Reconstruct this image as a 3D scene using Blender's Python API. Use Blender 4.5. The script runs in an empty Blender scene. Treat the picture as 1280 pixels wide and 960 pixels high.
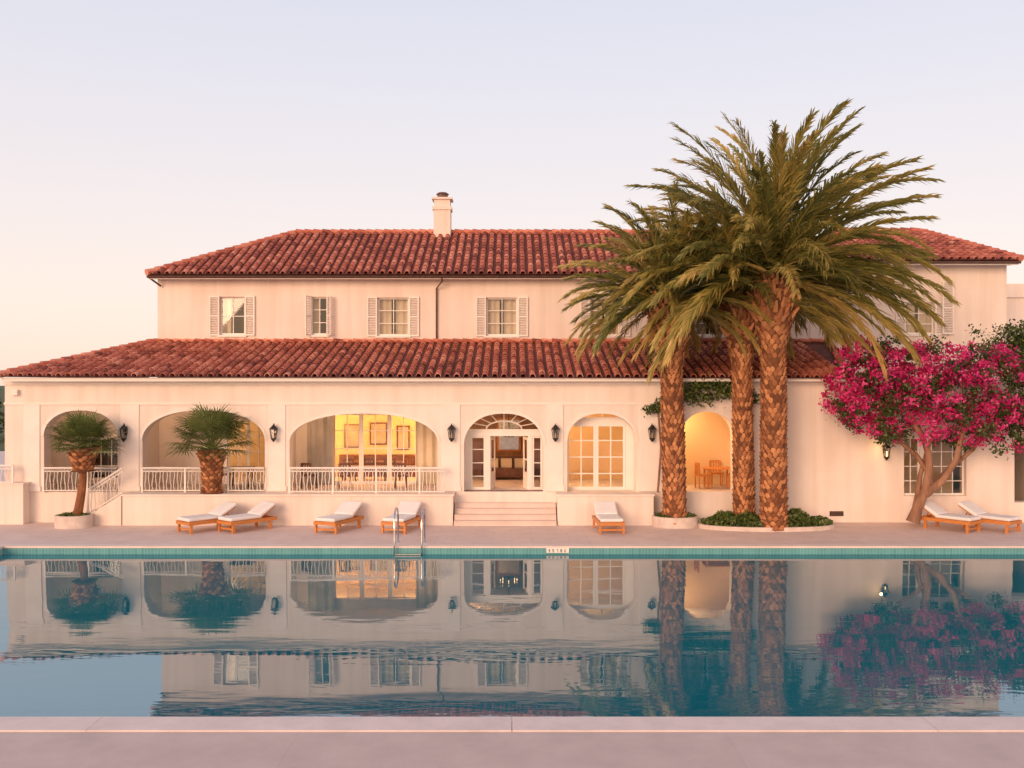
import bpy, math, random
from mathutils import Vector, Matrix
random.seed(7)
R=random.random
def U(a,b): return a+(b-a)*R()
HC=4.9; F=1200.0
def PX(px,D): return (px-640)*D/F
def PZ(py,D): return HC-(py-480)*D/F
scene=bpy.context.scene

# ------------------------------------------------ materials
def newmat(name):
    m=bpy.data.materials.new(name); m.use_nodes=True
    nt=m.node_tree; b=nt.nodes['Principled BSDF']
    return m,nt,b
def N(nt,t,**k):
    n=nt.nodes.new(t)
    for a,v in k.items(): setattr(n,a,v)
    return n
def ramp(nt,stops):
    r=N(nt,'ShaderNodeValToRGB'); e=r.color_ramp.elements
    while len(e)<len(stops): e.new(0.5)
    for i,(p,c) in enumerate(stops):
        e[i].position=p; e[i].color=(c[0],c[1],c[2],1)
    return r
def mat_noise(name,c1,c2,scale=3,rough=0.8,bump=0.0,bscale=40,detail=5,stretch=(1,1,1),metal=0,attr=False,mid=None,streak=False):
    m,nt,b=newmat(name); L=nt.links.new
    tc=N(nt,'ShaderNodeTexCoord'); mp=N(nt,'ShaderNodeMapping'); mp.inputs['Scale'].default_value=stretch
    L(tc.outputs['Object'],mp.inputs['Vector'])
    ns=N(nt,'ShaderNodeTexNoise'); ns.inputs['Scale'].default_value=scale; ns.inputs['Detail'].default_value=detail
    L(mp.outputs[0],ns.inputs['Vector'])
    st=[(0.3,c1),(0.7,c2)] if mid is None else [(0.3,c1),(0.5,mid),(0.7,c2)]
    rp=ramp(nt,st)
    if attr:
        at=N(nt,'ShaderNodeAttribute'); at.attribute_name='rnd'
        ma=N(nt,'ShaderNodeMath',operation='MULTIPLY_ADD'); ma.inputs[1].default_value=0.35; 
        L(ns.outputs[0],ma.inputs[0])
        m2=N(nt,'ShaderNodeMath',operation='MULTIPLY_ADD'); m2.inputs[1].default_value=0.62; m2.inputs[2].default_value=0.02
        L(at.outputs['Fac'],m2.inputs[0]); L(m2.outputs[0],ma.inputs[2]); L(ma.outputs[0],rp.inputs[0])
    else: L(ns.outputs[0],rp.inputs[0])
    col=rp.outputs[0]
    if streak:   # faint vertical weathering runs
        m3=N(nt,'ShaderNodeMapping'); m3.inputs['Scale'].default_value=(2.2,2.2,.12); L(tc.outputs['Object'],m3.inputs[0])
        n3=N(nt,'ShaderNodeTexNoise'); n3.inputs['Scale'].default_value=1.5; n3.inputs['Detail'].default_value=5; L(m3.outputs[0],n3.inputs['Vector'])
        r3=ramp(nt,[(.35,(.93,.915,.90)),(.6,(1.0,1.0,1.0))]); L(n3.outputs[0],r3.inputs[0])
        mx=N(nt,'ShaderNodeMix',data_type='RGBA',blend_type='MULTIPLY'); mx.inputs[0].default_value=1
        L(col,mx.inputs[6]); L(r3.outputs[0],mx.inputs[7]); col=mx.outputs[2]
    L(col,b.inputs['Base Color'])
    b.inputs['Roughness'].default_value=rough; b.inputs['Metallic'].default_value=metal
    if bump>0:
        n2=N(nt,'ShaderNodeTexNoise'); n2.inputs['Scale'].default_value=bscale; n2.inputs['Detail'].default_value=3
        L(mp.outputs[0],n2.inputs['Vector'])
        bp=N(nt,'ShaderNodeBump'); bp.inputs['Strength'].default_value=bump; bp.inputs['Distance'].default_value=0.02
        L(n2.outputs[0],bp.inputs['Height']); L(bp.outputs[0],b.inputs['Normal'])
    return m
def mat_leaf(name,stops,trans=0.3):
    m=bpy.data.materials.new(name); m.use_nodes=True; nt=m.node_tree; nt.nodes.clear(); L=nt.links.new
    o=N(nt,'ShaderNodeOutputMaterial'); at=N(nt,'ShaderNodeAttribute'); at.attribute_name='rnd'
    rp=ramp(nt,stops); L(at.outputs['Fac'],rp.inputs[0])
    d=N(nt,'ShaderNodeBsdfDiffuse'); L(rp.outputs[0],d.inputs['Color'])
    tr=N(nt,'ShaderNodeBsdfTranslucent'); L(rp.outputs[0],tr.inputs['Color'])
    mx=N(nt,'ShaderNodeMixShader'); mx.inputs[0].default_value=trans
    L(d.outputs[0],mx.inputs[1]); L(tr.outputs[0],mx.inputs[2])
    g=N(nt,'ShaderNodeBsdfGlossy'); g.inputs['Roughness'].default_value=.4; g.inputs['Color'].default_value=(.9,.85,.8,1)
    m2=N(nt,'ShaderNodeMixShader'); m2.inputs[0].default_value=.045; L(mx.outputs[0],m2.inputs[1]); L(g.outputs[0],m2.inputs[2])
    L(m2.outputs[0],o.inputs[0])
    return m

M={}
M['plaster']=mat_noise('white_stucco',(.79,.675,.60),(.86,.77,.705),0.5,.9,.3,30,streak=True)
M['plaster2']=mat_noise('stucco_trim',(.81,.72,.655),(.87,.79,.73),1.5,.85,.1,40)
M['white']=mat_noise('white_paint',(.80,.74,.68),(.85,.80,.75),2,.5)
M['inner']=mat_noise('interior_plaster',(.74,.54,.32),(.80,.60,.38),1,.9)
M['ochre']=mat_noise('ochre_plaster',(.72,.50,.28),(.78,.56,.34),1,.9)
M['woodwall']=mat_noise('wood_panelling',(.24,.11,.045),(.38,.19,.09),2,.5,stretch=(6,6,.6))
M['tile']=mat_noise('terracotta_tile',(.22,.055,.035),(.72,.30,.20),1.2,.8,.4,25,attr=True,mid=(.50,.145,.09))
M['tilebase']=mat_noise('terracotta_pan',(.09,.028,.02),(.18,.055,.038),3,.9)
M['trunk']=mat_noise('palm_bark',(.16,.06,.025),(.60,.27,.115),5,.9,.5,30,attr=True,mid=(.36,.14,.058))
M['bark']=mat_noise('bark',(.18,.085,.05),(.38,.20,.12),4,.9,.6,20,stretch=(1,1,.3))
M['wood']=mat_noise('teak_wood',(.50,.17,.035),(.66,.26,.07),6,.45,stretch=(1,1,8))
M['darkwood']=mat_noise('dark_wood',(.09,.035,.02),(.16,.06,.03),6,.4)
M['cushion']=mat_noise('white_cushion',(.78,.75,.73),(.85,.82,.80),3,.95,.3,12)
M['iron']=mat_noise('dark_iron',(.03,.025,.022),(.06,.05,.045),8,.5,metal=.6)
M['steel']=mat_noise('steel',(.6,.58,.56),(.75,.72,.7),8,.18,metal=1)
M['soil']=mat_noise('soil',(.05,.03,.02),(.12,.07,.05),8,1)
M['stone']=mat_noise('kerb_stone',(.56,.46,.41),(.72,.61,.55),4,.85,.4,25)
M['curtG']=mat_noise('grey_curtain',(.34,.31,.28),(.46,.42,.38),2,.9)
M['curtC']=mat_noise('cream_curtain',(.62,.52,.38),(.72,.62,.48),2,.9)
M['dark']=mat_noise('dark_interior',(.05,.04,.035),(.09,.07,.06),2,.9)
M['lawn']=mat_noise('lawn',(.04,.06,.02),(.10,.12,.04),.8,1)
M['copper']=mat_noise('rust_cap',(.12,.06,.04),(.2,.1,.07),6,.6)
M['palm']=mat_leaf('palm_frond',[(0,(.065,.085,.022)),(.35,(.18,.185,.045)),(.65,(.44,.355,.09)),(1,(.76,.52,.18))],.32)
M['fan']=mat_leaf('fan_palm_leaf',[(0,(.045,.07,.025)),(.6,(.14,.19,.055)),(1,(.32,.32,.12))],.25)
M['green']=mat_leaf('green_leaf',[(0,(.02,.04,.012)),(.6,(.09,.14,.03)),(1,(.23,.26,.07))],.25)
M['boug']=mat_leaf('bougainvillea_leaf',[(0,(.025,.05,.014)),(.28,(.12,.16,.04)),(.30,(.42,.008,.10)),(.65,(.80,.025,.23)),(1,(.95,.14,.42))],.38)

def mat_paving(name,c1,c2,cm,w,h,mort=.012):
    m,nt,b=newmat(name); L=nt.links.new
    tc=N(nt,'ShaderNodeTexCoord'); br=N(nt,'ShaderNodeTexBrick'); br.offset=0.5
    br.inputs['Scale'].default_value=1; br.inputs['Brick Width'].default_value=w; br.inputs['Row Height'].default_value=h
    br.inputs['Mortar Size'].default_value=mort; br.inputs['Mortar Smooth'].default_value=.3
    br.inputs['Color1'].default_value=(*c1,1); br.inputs['Color2'].default_value=(*c2,1); br.inputs['Mortar'].default_value=(*cm,1)
    L(tc.outputs['Object'],br.inputs['Vector'])
    ns=N(nt,'ShaderNodeTexNoise'); ns.inputs['Scale'].default_value=1.3; ns.inputs['Detail'].default_value=9; ns.inputs['Roughness'].default_value=.7
    L(tc.outputs['Object'],ns.inputs['Vector'])
    rp=ramp(nt,[(.3,(.86,.84,.83)),(.7,(1.05,1.04,1.03))]); L(ns.outputs[0],rp.inputs[0])
    mx=N(nt,'ShaderNodeMix',data_type='RGBA',blend_type='MULTIPLY'); mx.inputs[0].default_value=1
    L(br.outputs[0],mx.inputs[6]); L(rp.outputs[0],mx.inputs[7]); L(mx.outputs[2],b.inputs['Base Color'])
    n2=N(nt,'ShaderNodeTexNoise'); n2.inputs['Scale'].default_value=60; L(tc.outputs['Object'],n2.inputs['Vector'])
    bp=N(nt,'ShaderNodeBump'); bp.inputs['Strength'].default_value=.2; bp.inputs['Distance'].default_value=.01
    L(n2.outputs[0],bp.inputs['Height']); L(bp.outputs[0],b.inputs['Normal'])
    b.inputs['Roughness'].default_value=.75
    return m
M['deck']=mat_paving('deck_paving',(.74,.60,.545),(.71,.575,.52),(.62,.49,.44),1.2,.6,.009)
M['neardeck']=mat_paving('deck_screed',(.60,.475,.43),(.59,.465,.42),(.52,.41,.37),6.0,3.0,.006)
M['coping']=mat_paving('coping_stone',(.78,.655,.60),(.76,.635,.58),(.56,.45,.40),12.0,5.0,.008)
M['pooltile']=mat_paving('pool_tile',(.12,.38,.39),(.09,.32,.35),(.28,.45,.44),.1,.1,.006)

def mk_glass():
    m=bpy.data.materials.new('window_glass'); m.use_nodes=True; nt=m.node_tree; nt.nodes.clear(); L=nt.links.new
    o=N(nt,'ShaderNodeOutputMaterial'); t=N(nt,'ShaderNodeBsdfTransparent'); t.inputs[0].default_value=(.88,.87,.84,1)
    g=N(nt,'ShaderNodeBsdfGlossy'); g.inputs['Roughness'].default_value=.02
    mx=N(nt,'ShaderNodeMixShader'); mx.inputs[0].default_value=.10
    L(t.outputs[0],mx.inputs[1]); L(g.outputs[0],mx.inputs[2]); L(mx.outputs[0],o.inputs[0]); return m
M['glass']=mk_glass()
def mk_em(name,c,s):
    m=bpy.data.materials.new(name); m.use_nodes=True; nt=m.node_tree; b=nt.nodes['Principled BSDF']
    b.inputs['Base Color'].default_value=(*c,1); b.inputs['Emission Color'].default_value=(*c,1); b.inputs['Emission Strength'].default_value=s
    return m
M['bulb']=mk_em('lit_bulb',(1,.62,.28),6)
def mk_water():
    m=bpy.data.materials.new('pool_water'); m.use_nodes=True; nt=m.node_tree; nt.nodes.clear(); L=nt.links.new
    o=N(nt,'ShaderNodeOutputMaterial'); d=N(nt,'ShaderNodeBsdfDiffuse'); d.inputs[0].default_value=(.004,.165,.21,1)
    g=N(nt,'ShaderNodeBsdfGlossy'); g.inputs['Roughness'].default_value=.012; g.inputs['Color'].default_value=(.97,.98,1,1)
    fr=N(nt,'ShaderNodeFresnel'); fr.inputs['IOR'].default_value=3.0
    mx=N(nt,'ShaderNodeMixShader')
    tc=N(nt,'ShaderNodeTexCoord'); sx=N(nt,'ShaderNodeSeparateXYZ'); L(tc.outputs['Object'],sx.inputs[0])
    def noise(sc,stretch,det=2,dist=0):
        mp=N(nt,'ShaderNodeMapping'); mp.inputs['Scale'].default_value=stretch; mp.inputs['Rotation'].default_value=(0,0,.06); L(tc.outputs['Object'],mp.inputs[0])
        n=N(nt,'ShaderNodeTexNoise'); n.inputs['Scale'].default_value=sc; n.inputs['Detail'].default_value=det; n.inputs['Distortion'].default_value=dist; L(mp.outputs[0],n.inputs['Vector']); return n
    n1=noise(1.0,(.55,2.2,1),3,.4); n2=noise(.28,(.6,1.5,1),1)
    n3=noise(.16,(.5,1.2,1),2)
    pr=N(nt,'ShaderNodeMapRange'); pr.inputs['From Min'].default_value=.40; pr.inputs['From Max'].default_value=.62; pr.inputs['To Min'].default_value=.25; pr.inputs['To Max'].default_value=1.15; L(n3.outputs[0],pr.inputs['Value'])
    a=N(nt,'ShaderNodeMath',operation='MULTIPLY'); a.inputs[1].default_value=.0078; L(n1.outputs[0],a.inputs[0])
    a1=N(nt,'ShaderNodeMath',operation='MULTIPLY'); L(a.outputs[0],a1.inputs[0]); L(pr.outputs[0],a1.inputs[1])
    mr=N(nt,'ShaderNodeMapRange'); mr.inputs['From Min'].default_value=15; mr.inputs['From Max'].default_value=26; mr.inputs['To Min'].default_value=1; mr.inputs['To Max'].default_value=.18
    L(sx.outputs['Y'],mr.inputs['Value'])
    a2=N(nt,'ShaderNodeMath',operation='MULTIPLY'); L(a1.outputs[0],a2.inputs[0]); L(mr.outputs[0],a2.inputs[1])
    b=N(nt,'ShaderNodeMath',operation='MULTIPLY_ADD'); b.inputs[1].default_value=.014; L(n2.outputs[0],b.inputs[0]); L(a2.outputs[0],b.inputs[2])
    c=N(nt,'ShaderNodeMath',operation='MULTIPLY_ADD'); c.inputs[1].default_value=.032; L(sx.outputs['Y'],c.inputs[0]); L(b.outputs[0],c.inputs[2])
    bp=N(nt,'ShaderNodeBump'); bp.inputs['Strength'].default_value=1; bp.inputs['Distance'].default_value=1
    L(c.outputs[0],bp.inputs['Height'])
    for n in (g,fr): L(bp.outputs[0],n.inputs['Normal'])
    L(fr.outputs[0],mx.inputs[0]); L(d.outputs[0],mx.inputs[1]); L(g.outputs[0],mx.inputs[2]); L(mx.outputs[0],o.inputs[0]); return m
M['water']=mk_water()

# ------------------------------------------------ mesh builder
class MB:
    def __init__(s): s.v=[];s.f=[];s.m=[];s.c=[]
    def add(s,vs,fs,mi=0,c=.5):
        o=len(s.v); s.v+= [tuple(v) for v in vs]
        for f in fs: s.f.append(tuple(i+o for i in f)); s.m.append(mi); s.c.append(c)
    def quad(s,a,b,c,d,mi=0,col=.5): s.add([a,b,c,d],[(0,1,2,3)],mi,col)
    def box(s,x0,x1,y0,y1,z0,z1,mi=0,c=.5,mat=None):
        vs=[Vector(p) for p in ((x0,y0,z0),(x1,y0,z0),(x1,y1,z0),(x0,y1,z0),(x0,y0,z1),(x1,y0,z1),(x1,y1,z1),(x0,y1,z1))]
        if mat: vs=[mat@v for v in vs]
        s.add(vs,[(0,3,2,1),(4,5,6,7),(0,1,5,4),(1,2,6,5),(2,3,7,6),(3,0,4,7)],mi,c)
    def tube(s,pts,r,n=6,mi=0,c=.5,cap=True):
        pts=[Vector(p) for p in pts]; k=len(pts); vs=[]
        for i,p in enumerate(pts):
            t=(pts[min(i+1,k-1)]-pts[max(i-1,0)]).normalized()
            up=Vector((0,0,1)) if abs(t.z)<.9 else Vector((0,1,0))
            a=t.cross(up).normalized(); b=t.cross(a)
            rr=r[i] if isinstance(r,(list,tuple)) else r
            for j in range(n):
                th=2*math.pi*j/n; vs.append(p+a*math.cos(th)*rr+b*math.sin(th)*rr)
        fs=[(i*n+j,i*n+(j+1)%n,(i+1)*n+(j+1)%n,(i+1)*n+j) for i in range(k-1) for j in range(n)]
        if cap: fs+= [tuple(range(n)),tuple(range((k-1)*n,k*n))]
        s.add(vs,fs,mi,c)
    def obj(s,name,mats,parent=None,smooth=False):
        me=bpy.data.meshes.new(name); me.from_pydata(s.v,[],s.f)
        for m in mats: me.materials.append(M[m])
        me.polygons.foreach_set('material_index',s.m)
        if smooth: me.polygons.foreach_set('use_smooth',[True]*len(s.f))
        at=me.attributes.new('rnd','FLOAT','FACE'); at.data.foreach_set('value',s.c)
        me.update(); o=bpy.data.objects.new(name,me); scene.collection.objects.link(o)
        if parent: o.parent=parent
        return o
def empty(name):
    e=bpy.data.objects.new(name,None); scene.collection.objects.link(e); return e

def wall(mb,x0,x1,z0,z1,y,th,ops,mi=0):
    Y=y+th
    def fb(xa,xb,za,zb,za2=None):
        if za2 is None: za2=za
        mb.quad((xa,y,za),(xb,y,za2),(xb,y,zb),(xa,y,zb),mi); mb.quad((xb,Y,za2),(xa,Y,za),(xa,Y,zb),(xb,Y,zb),mi)
    cur=x0
    for (a,b,zb,zs,zt) in sorted(ops):
        if a>cur: fb(cur,a,z0,z1)
        if zb>z0+.001:
            fb(a,b,z0,zb); mb.quad((a,y,zb),(b,y,zb),(b,Y,zb),(a,Y,zb),mi)
        mb.quad((a,y,zb),(a,Y,zb),(a,Y,zs),(a,y,zs),mi); mb.quad((b,Y,zb),(b,y,zb),(b,y,zs),(b,Y,zs),mi)
        n=28 if zt>zs+.01 else 1
        pts=[]
        for i in range(n+1):
            th_=math.pi*(1-i/n); 
            if n==1: pts.append((a if i==0 else b,zs))
            else:
                cx=math.cos(th_); pts.append(((a+b)/2+(b-a)/2*cx, zs+(zt-zs)*math.sqrt(max(0,1-abs(cx)**2.3))))
        for (xa,za),(xb,zc) in zip(pts,pts[1:]):
            fb(xa,xb,za,z1,zc); mb.quad((xa,y,za),(xa,Y,za),(xb,Y,zc),(xb,y,zc),mi)
        cur=b
    if cur<x1: fb(cur,x1,z0,z1)
    mb.quad((x0,y,z0),(x0,y,z1),(x0,Y,z1),(x0,Y,z0),mi); mb.quad((x1,y,z0),(x1,Y,z0),(x1,Y,z1),(x1,y,z1),mi)
    mb.quad((x0,y,z1),(x1,y,z1),(x1,Y,z1),(x0,Y,z1),mi)

def glazing(mb,x0,x1,z0,z1,y,nx,nz,fr=.06,mun=.03,mi=0,gi=1,leaf=None):
    d=.05
    mb.box(x0,x0+fr,y,y+d,z0,z1,mi); mb.box(x1-fr,x1,y,y+d,z0,z1,mi)
    mb.box(x0+fr,x1-fr,y,y+d,z0,z0+fr*1.4,mi); mb.box(x0+fr,x1-fr,y,y+d,z1-fr,z1,mi)
    for i in range(1,nx):
        xx=x0+(x1-x0)*i/nx; w=fr*.8 if (leaf and i%leaf==0) else mun/2
        mb.box(xx-w,xx+w,y+.004,y+d-.004,z0+fr*1.4,z1-fr,mi)
    for j in range(1,nz):
        zz=z0+(z1-z0)*j/nz; mb.box(x0+fr,x1-fr,y+.01,y+d-.01,zz-mun/2,zz+mun/2,mi)
    mb.quad((x0+fr,y+.026,z0+fr),(x1-fr,y+.026,z0+fr),(x1-fr,y+.026,z1-fr),(x0+fr,y+.026,z1-fr),gi)

# ================================================= VILLA
villa=empty('mediterranean_villa')
D1=34.0; D2=39.0; TZ=1.08
def X(px): return PX(px,D1)
def Z(py): return PZ(py,D1)
ztop=5.10
XL=X(6); XR=X(1345)
arches=[(X(55),X(147),TZ,Z(545),Z(513)),
        (X(178),X(331),TZ,Z(550),Z(513)),
        (X(362),X(547),TZ,Z(552),Z(517)),
        (X(580),X(679),TZ,Z(556),Z(517)),
        (X(709),X(795),TZ,Z(552),Z(517)),
        (X(852),X(917),TZ,Z(545),Z(515))]
rw=[(X(1130),X(1208),Z(620),Z(547),Z(547)),(X(1268),X(1320),Z(628),Z(550),Z(550))]
mb=MB(); wall(mb,XL,XR,0,ztop,D1,.5,arches+rw)
mb.box(XL,XL+.4,D1+.5,46,0,ztop); mb.box(XR-.4,XR,D1+.5,46,0,ztop); mb.box(XL,XR,46,46.4,0,ztop)
mb.box(X(1062),XR-.4,D1+.5,46,ztop-.35,ztop-.05)
mb.obj('lower_walls',['plaster'],villa)
mb=MB()
mb.box(XL-.05,X(1062),D1-.06,D1-.002,Z(481),Z(474))
mb.box(XL-.02,X(825),D1-.035,D1-.002,Z(506),Z(503))
for a,b in ((30,50),(151,174),(336,357),(552,575),(684,704),(800,826)):
    mb.box(X(a),X(b),D1-.035,D1-.002,TZ+.02,Z(506)-.002)
    mb.box(X(a)-.04,X(b)+.04,D1-.06,D1-.003,TZ+.02,TZ+.2)
for (a,b,zb,zs,zt) in arches[:5]:
    n=30; pts=[]
    for e in (0.0,0.09):
        row=[]
        for i in range(n+1):
            cx=math.cos(math.pi*(1-i/n)); row.append(((a+b)/2+((b-a)/2+e)*cx, zs+(zt-zs+e)*math.sqrt(max(0,1-abs(cx)**2.3))))
        pts.append(row)
    for i in range(n):
        (ax,az),(bx,bz)=pts[0][i],pts[0][i+1]; (cx_,cz),(dx,dz)=pts[1][i],pts[1][i+1]
        y0=D1-.03
        mb.quad((ax,y0,az),(bx,y0,bz),(dx,y0,dz),(cx_,y0,cz)); mb.quad((cx_,y0,cz),(dx,y0,dz),(dx,D1-.001,dz),(cx_,D1-.001,cz)); mb.quad((ax,y0,az),(ax,D1-.001,az),(bx,D1-.001,bz),(bx,y0,bz))
mb.obj('facade_trim',['plaster2'],villa)

mb=MB(); DT=33.25
def XT(px): return PX(px,DT)
for a,b in ((153,566),(697,817)):
    mb.box(XT(a),XT(b),DT,D1-.002,0,TZ-.06); mb.box(XT(a)-.04,XT(b)+.04,DT-.05,D1-.004,TZ-.06,TZ)
x0,x1=XT(98),XT(153)-.045
y0,y1=DT,DT+.2
vs=[(x0,y0,0),(x1,y0,0),(x1,y0,TZ-.02),(x0+.1,y0,.18),(x0,y0,.18),(x0,y1,0),(x1,y1,0),(x1,y1,TZ-.02),(x0+.1,y1,.18),(x0,y1,.18)]
mb.add(vs,[(0,1,2,3,4),(9,8,7,6,5),(2,7,8,3),(3,8,9,4),(0,4,9,5),(1,6,7,2)])
for i in range(6):
    h=TZ*(i+1)/6; w=(x1-x0)/6
    mb.box(x0+w*i,x0+w*(i+1),DT+.201,D1-.003,0,h*.95)
mb.obj('terrace_plinth',['plaster'],villa)
mb=MB()
sx0,sx1=XT(566)+.041,XT(697)-.041
for i in range(6):
    ya=DT-.12+i*.235; 
    mb.box(sx0,sx1,ya,ya+.235 if i<5 else D1+.6,TZ/6*i+.0005,TZ/6*(i+1)-.03); mb.box(sx0,sx1,ya-.03,ya+.26 if i<5 else D1+.6,TZ/6*(i+1)-.03,TZ/6*(i+1),0)
mb.obj('entrance_steps',['coping'],villa)

mb=MB(); zc=Z(506)
ys=D1+.5
mb.box(XL+.4,XT(566)-.3,ys,40.5,TZ-.1,TZ-.004); mb.box(sx1+.1,X(1000),ys,40.5,TZ-.1,TZ-.004); mb.box(XT(566)-.3,sx1+.1,D1+.6,40.5,TZ-.1,TZ-.004)
mb.obj('loggia_floor',['stone'],villa)
mb=MB(); mb.box(XL+.4,X(1000),ys,40.5,zc,zc+.15)
DB=36.6
def XB(px): return PX(px,DB)
def ZB(py): return PZ(py,DB)
wall(mb,XL+.4,X(562),TZ,zc,DB,.2,[(XB(112),XB(152),ZB(600),ZB(548),ZB(548)),(XB(284),XB(336),TZ,ZB(524),ZB(524)),(XB(416),XB(522),TZ,ZB(516),ZB(516))])
for p in (162,346,562,694,823,960):
    mb.box(X(p)-.1,X(p)+.1,ys,40.3,TZ,zc)
mb.obj('loggia_walls',['plaster'],villa)
mb=MB()
mb.box(XL+.4,X(560),40,40.2,TZ,zc,0)
mb.box(X(825),X(958),DB,DB+.15,TZ,zc,2); mb.box(X(696),X(821),38.5,38.7,TZ,zc,2)
mb.box(X(564),X(692),40.0,40.2,TZ,zc,1); 
mb.box(X(563)+.11,X(563)+.14,34.9,40,TZ,zc,1); mb.box(X(694)-.14,X(694)-.105,34.9,40,TZ,zc,1)
mb.obj('room_walls',['inner','woodwall','ochre'],villa)
# framed pictures and a sideboard seen through the glass of the dining room
mb=MB()
for a,b,c_,d in ((430,450,530,560),(462,484,528,556),(496,512,532,562)):
    mb.box(PX(a,39.9),PX(b,39.9),39.93,39.985,PZ(d,39.9),PZ(c_,39.9),0); mb.box(PX(a,39.9)+.06,PX(b,39.9)-.06,39.915,39.929,PZ(d,39.9)+.06,PZ(c_,39.9)-.06,1)
mb.box(PX(425,39.7),PX(520,39.7),39.5,39.95,TZ,TZ+.9,0)
mb.obj('pictures_and_sideboard',['darkwood','curtG'],villa)
mb=MB()
glazing(mb,XB(112),XB(152),ZB(600),ZB(548),DB+.06,3,3)
glazing(mb,XB(284),XB(336),TZ,ZB(524),DB+.06,4,4,leaf=2)
xa,xb=XB(416),XB(522); w=(xb-xa)/3
for i in range(3): glazing(mb,xa+w*i,xa+w*(i+1)-.01,TZ,ZB(516),DB+.06,2,4,fr=.08)
y=D1+.56; a,b=PX(708,y),PX(798,y); w=(PX(782,y)-a)/2
for i in range(2): glazing(mb,a+w*i,a+w*(i+1)-.008,TZ,PZ(530,y),y,2,4,fr=.085,mun=.04)
mb.box(a,b,y-.002,y+.06,PZ(530,y)+.002,PZ(524,y)); glazing(mb,a,b,PZ(524,y)+.002,PZ(508,y),y,4,1,fr=.05)
mb.box(a+2*w,b,y-.004,y+.08,TZ,PZ(530,y))
y=D1+.2
glazing(mb,X(1130),X(1152),Z(620),Z(547),y,2,4); mb.box(X(1152)+.002,X(1166)-.002,y-.05,y+.1,Z(620),Z(547)); glazing(mb,X(1166),X(1208),Z(620),Z(547),y,3,4)
mb.obj('french_doors',['white','glass'],villa)
mb=MB()
mb.box(X(1120),X(1220),D1+1.8,D1+1.9,Z(640),Z(530),0); mb.box(X(1120),X(1220),D1+.5,D1+1.8,Z(624),Z(622),0); mb.obj('side_room',['inner'],villa)
mb=MB(); y=D1+.72
def XE(p): return PX(p,y)
def ZE(p): return PZ(p,y)
for a,b in ((576,588),(607,613),(660,665),(678,684)): mb.box(XE(a),XE(b),y-.04,y+.1,TZ,ZE(545))
mb.box(XE(576),XE(684),y-.07,y+.1,ZE(545)+.001,ZE(539)); mb.box(XE(576),XE(684),y-.10,y+.1,ZE(539)+.001,ZE(536.5))
for a,b in ((588,607),(665,678)):
    glazing(mb,XE(a)+.002,XE(b)-.002,TZ,ZE(545)-.002,y,1,4,fr=.07)
c=(XE(581)+XE(679))/2; zb=ZE(536.5); rz=ZE(514)-zb; rx=(XE(679)-XE(581))/2
def arcpt(k,s): th=math.pi*(1-k); return (c+rx*s*math.cos(th),y,zb+rz*s*math.sin(th))
for s in (.45,.98): mb.tube([arcpt(k/24,s) for k in range(25)],.03,5)
for k in range(1,8): mb.tube([arcpt(k/8,.0 if k==4 else .45),arcpt(k/8,.98)],.02,4)
mb.quad((XE(577),y+.03,zb),(XE(683),y+.03,zb),(XE(683),y+.03,ZE(510)),(XE(577),y+.03,ZE(510)),1)
for xx,sg in ((XE(613),1),(XE(660),-1)):
    m4=Matrix.Translation((xx,y+.1,TZ))@Matrix.Rotation(math.radians(90-12*sg if sg>0 else 90+12),4,'Z')
    W=.72;H=ZE(547)-TZ
    for q in ((0,.09,0,H),(W-.09,W,0,H),(.09,W-.09,0,.6),(.09,W-.09,H-.1,H),(.09,W-.09,H*.55,H*.55+.05)): mb.box(q[0],q[1],-.02,.02,q[2],q[3],0,mat=m4)
mb.obj('entrance_screen',['white','glass'],villa)
def curtain(mb,x0,x1,z0,z1,y,mi,gather=0):
    n=int((x1-x0)/.04); pts=[]
    for i in range(n+1):
        t=i/n; pts.append((x0+(x1-x0)*t, y+.05*math.sin(t*n*.75)+.02*math.sin(t*n*.31)))
    for (a,ya),(b,yb) in zip(pts,pts[1:]): mb.quad((a,ya,z0),(b,yb,z0),(b,yb,z1),(a,ya,z1),mi)
mb=MB(); yc=DB-.25
curtain(mb,PX(384,yc),PX(416,yc),TZ+.02,zc,yc,0); curtain(mb,PX(520,yc),PX(548,yc),TZ+.02,zc,yc,1)
mb.obj('loggia_curtains',['curtG','curtC'],villa,True)

# upper storey
mb=MB()
xl,xr=PX(197,D2),PX(1258,D2)
def X2(p): return PX(p,D2)
def Z2(p): return PZ(p,D2)
wins=[(275,306,371,419),(389,409,371,419),(472,511,372,420),(608,647,372,420),(738,775,372,420),(870,905,372,420),(1132,1168,378,418)]
zE=Z2(345); zW=Z2(328)
ops=[(X2(a),X2(b),Z2(d),Z2(c_),Z2(c_)) for a,b,c_,d in wins]
wall(mb,xl,X2(1012),4.6,zE,D2,.35,ops[:6]); wall(mb,X2(1012),xr,4.6,zW,D2-.02,.35,ops[6:])
mb.box(xl,xl+.35,D2+.35,48,4.6,zE); mb.box(xr-.35,xr,D2+.35,48,4.6,zW); mb.box(xl,xr,48,48.3,4.6,zE)
mb.box(X2(1012),X2(1012)+.3,D2+.33,48,zE,zW)
mb.obj('upper_walls',['plaster'],villa)
mb=MB()
for i,(a,b,c_,d) in enumerate(wins):
    xa,xb,za,zb=X2(a),X2(b),Z2(d),Z2(c_)
    glazing(mb,xa,xb,za,zb,D2+.12,2,3 if i else 2,fr=.06,mun=.03)
    mb.box(xa-.08,xb+.08,D2-.08,D2+.1,za-.07,za+.002,0)
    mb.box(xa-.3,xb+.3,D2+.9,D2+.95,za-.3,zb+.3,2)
mb.obj('upper_windows',['white','glass','dark'],villa)
mb=MB()
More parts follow.
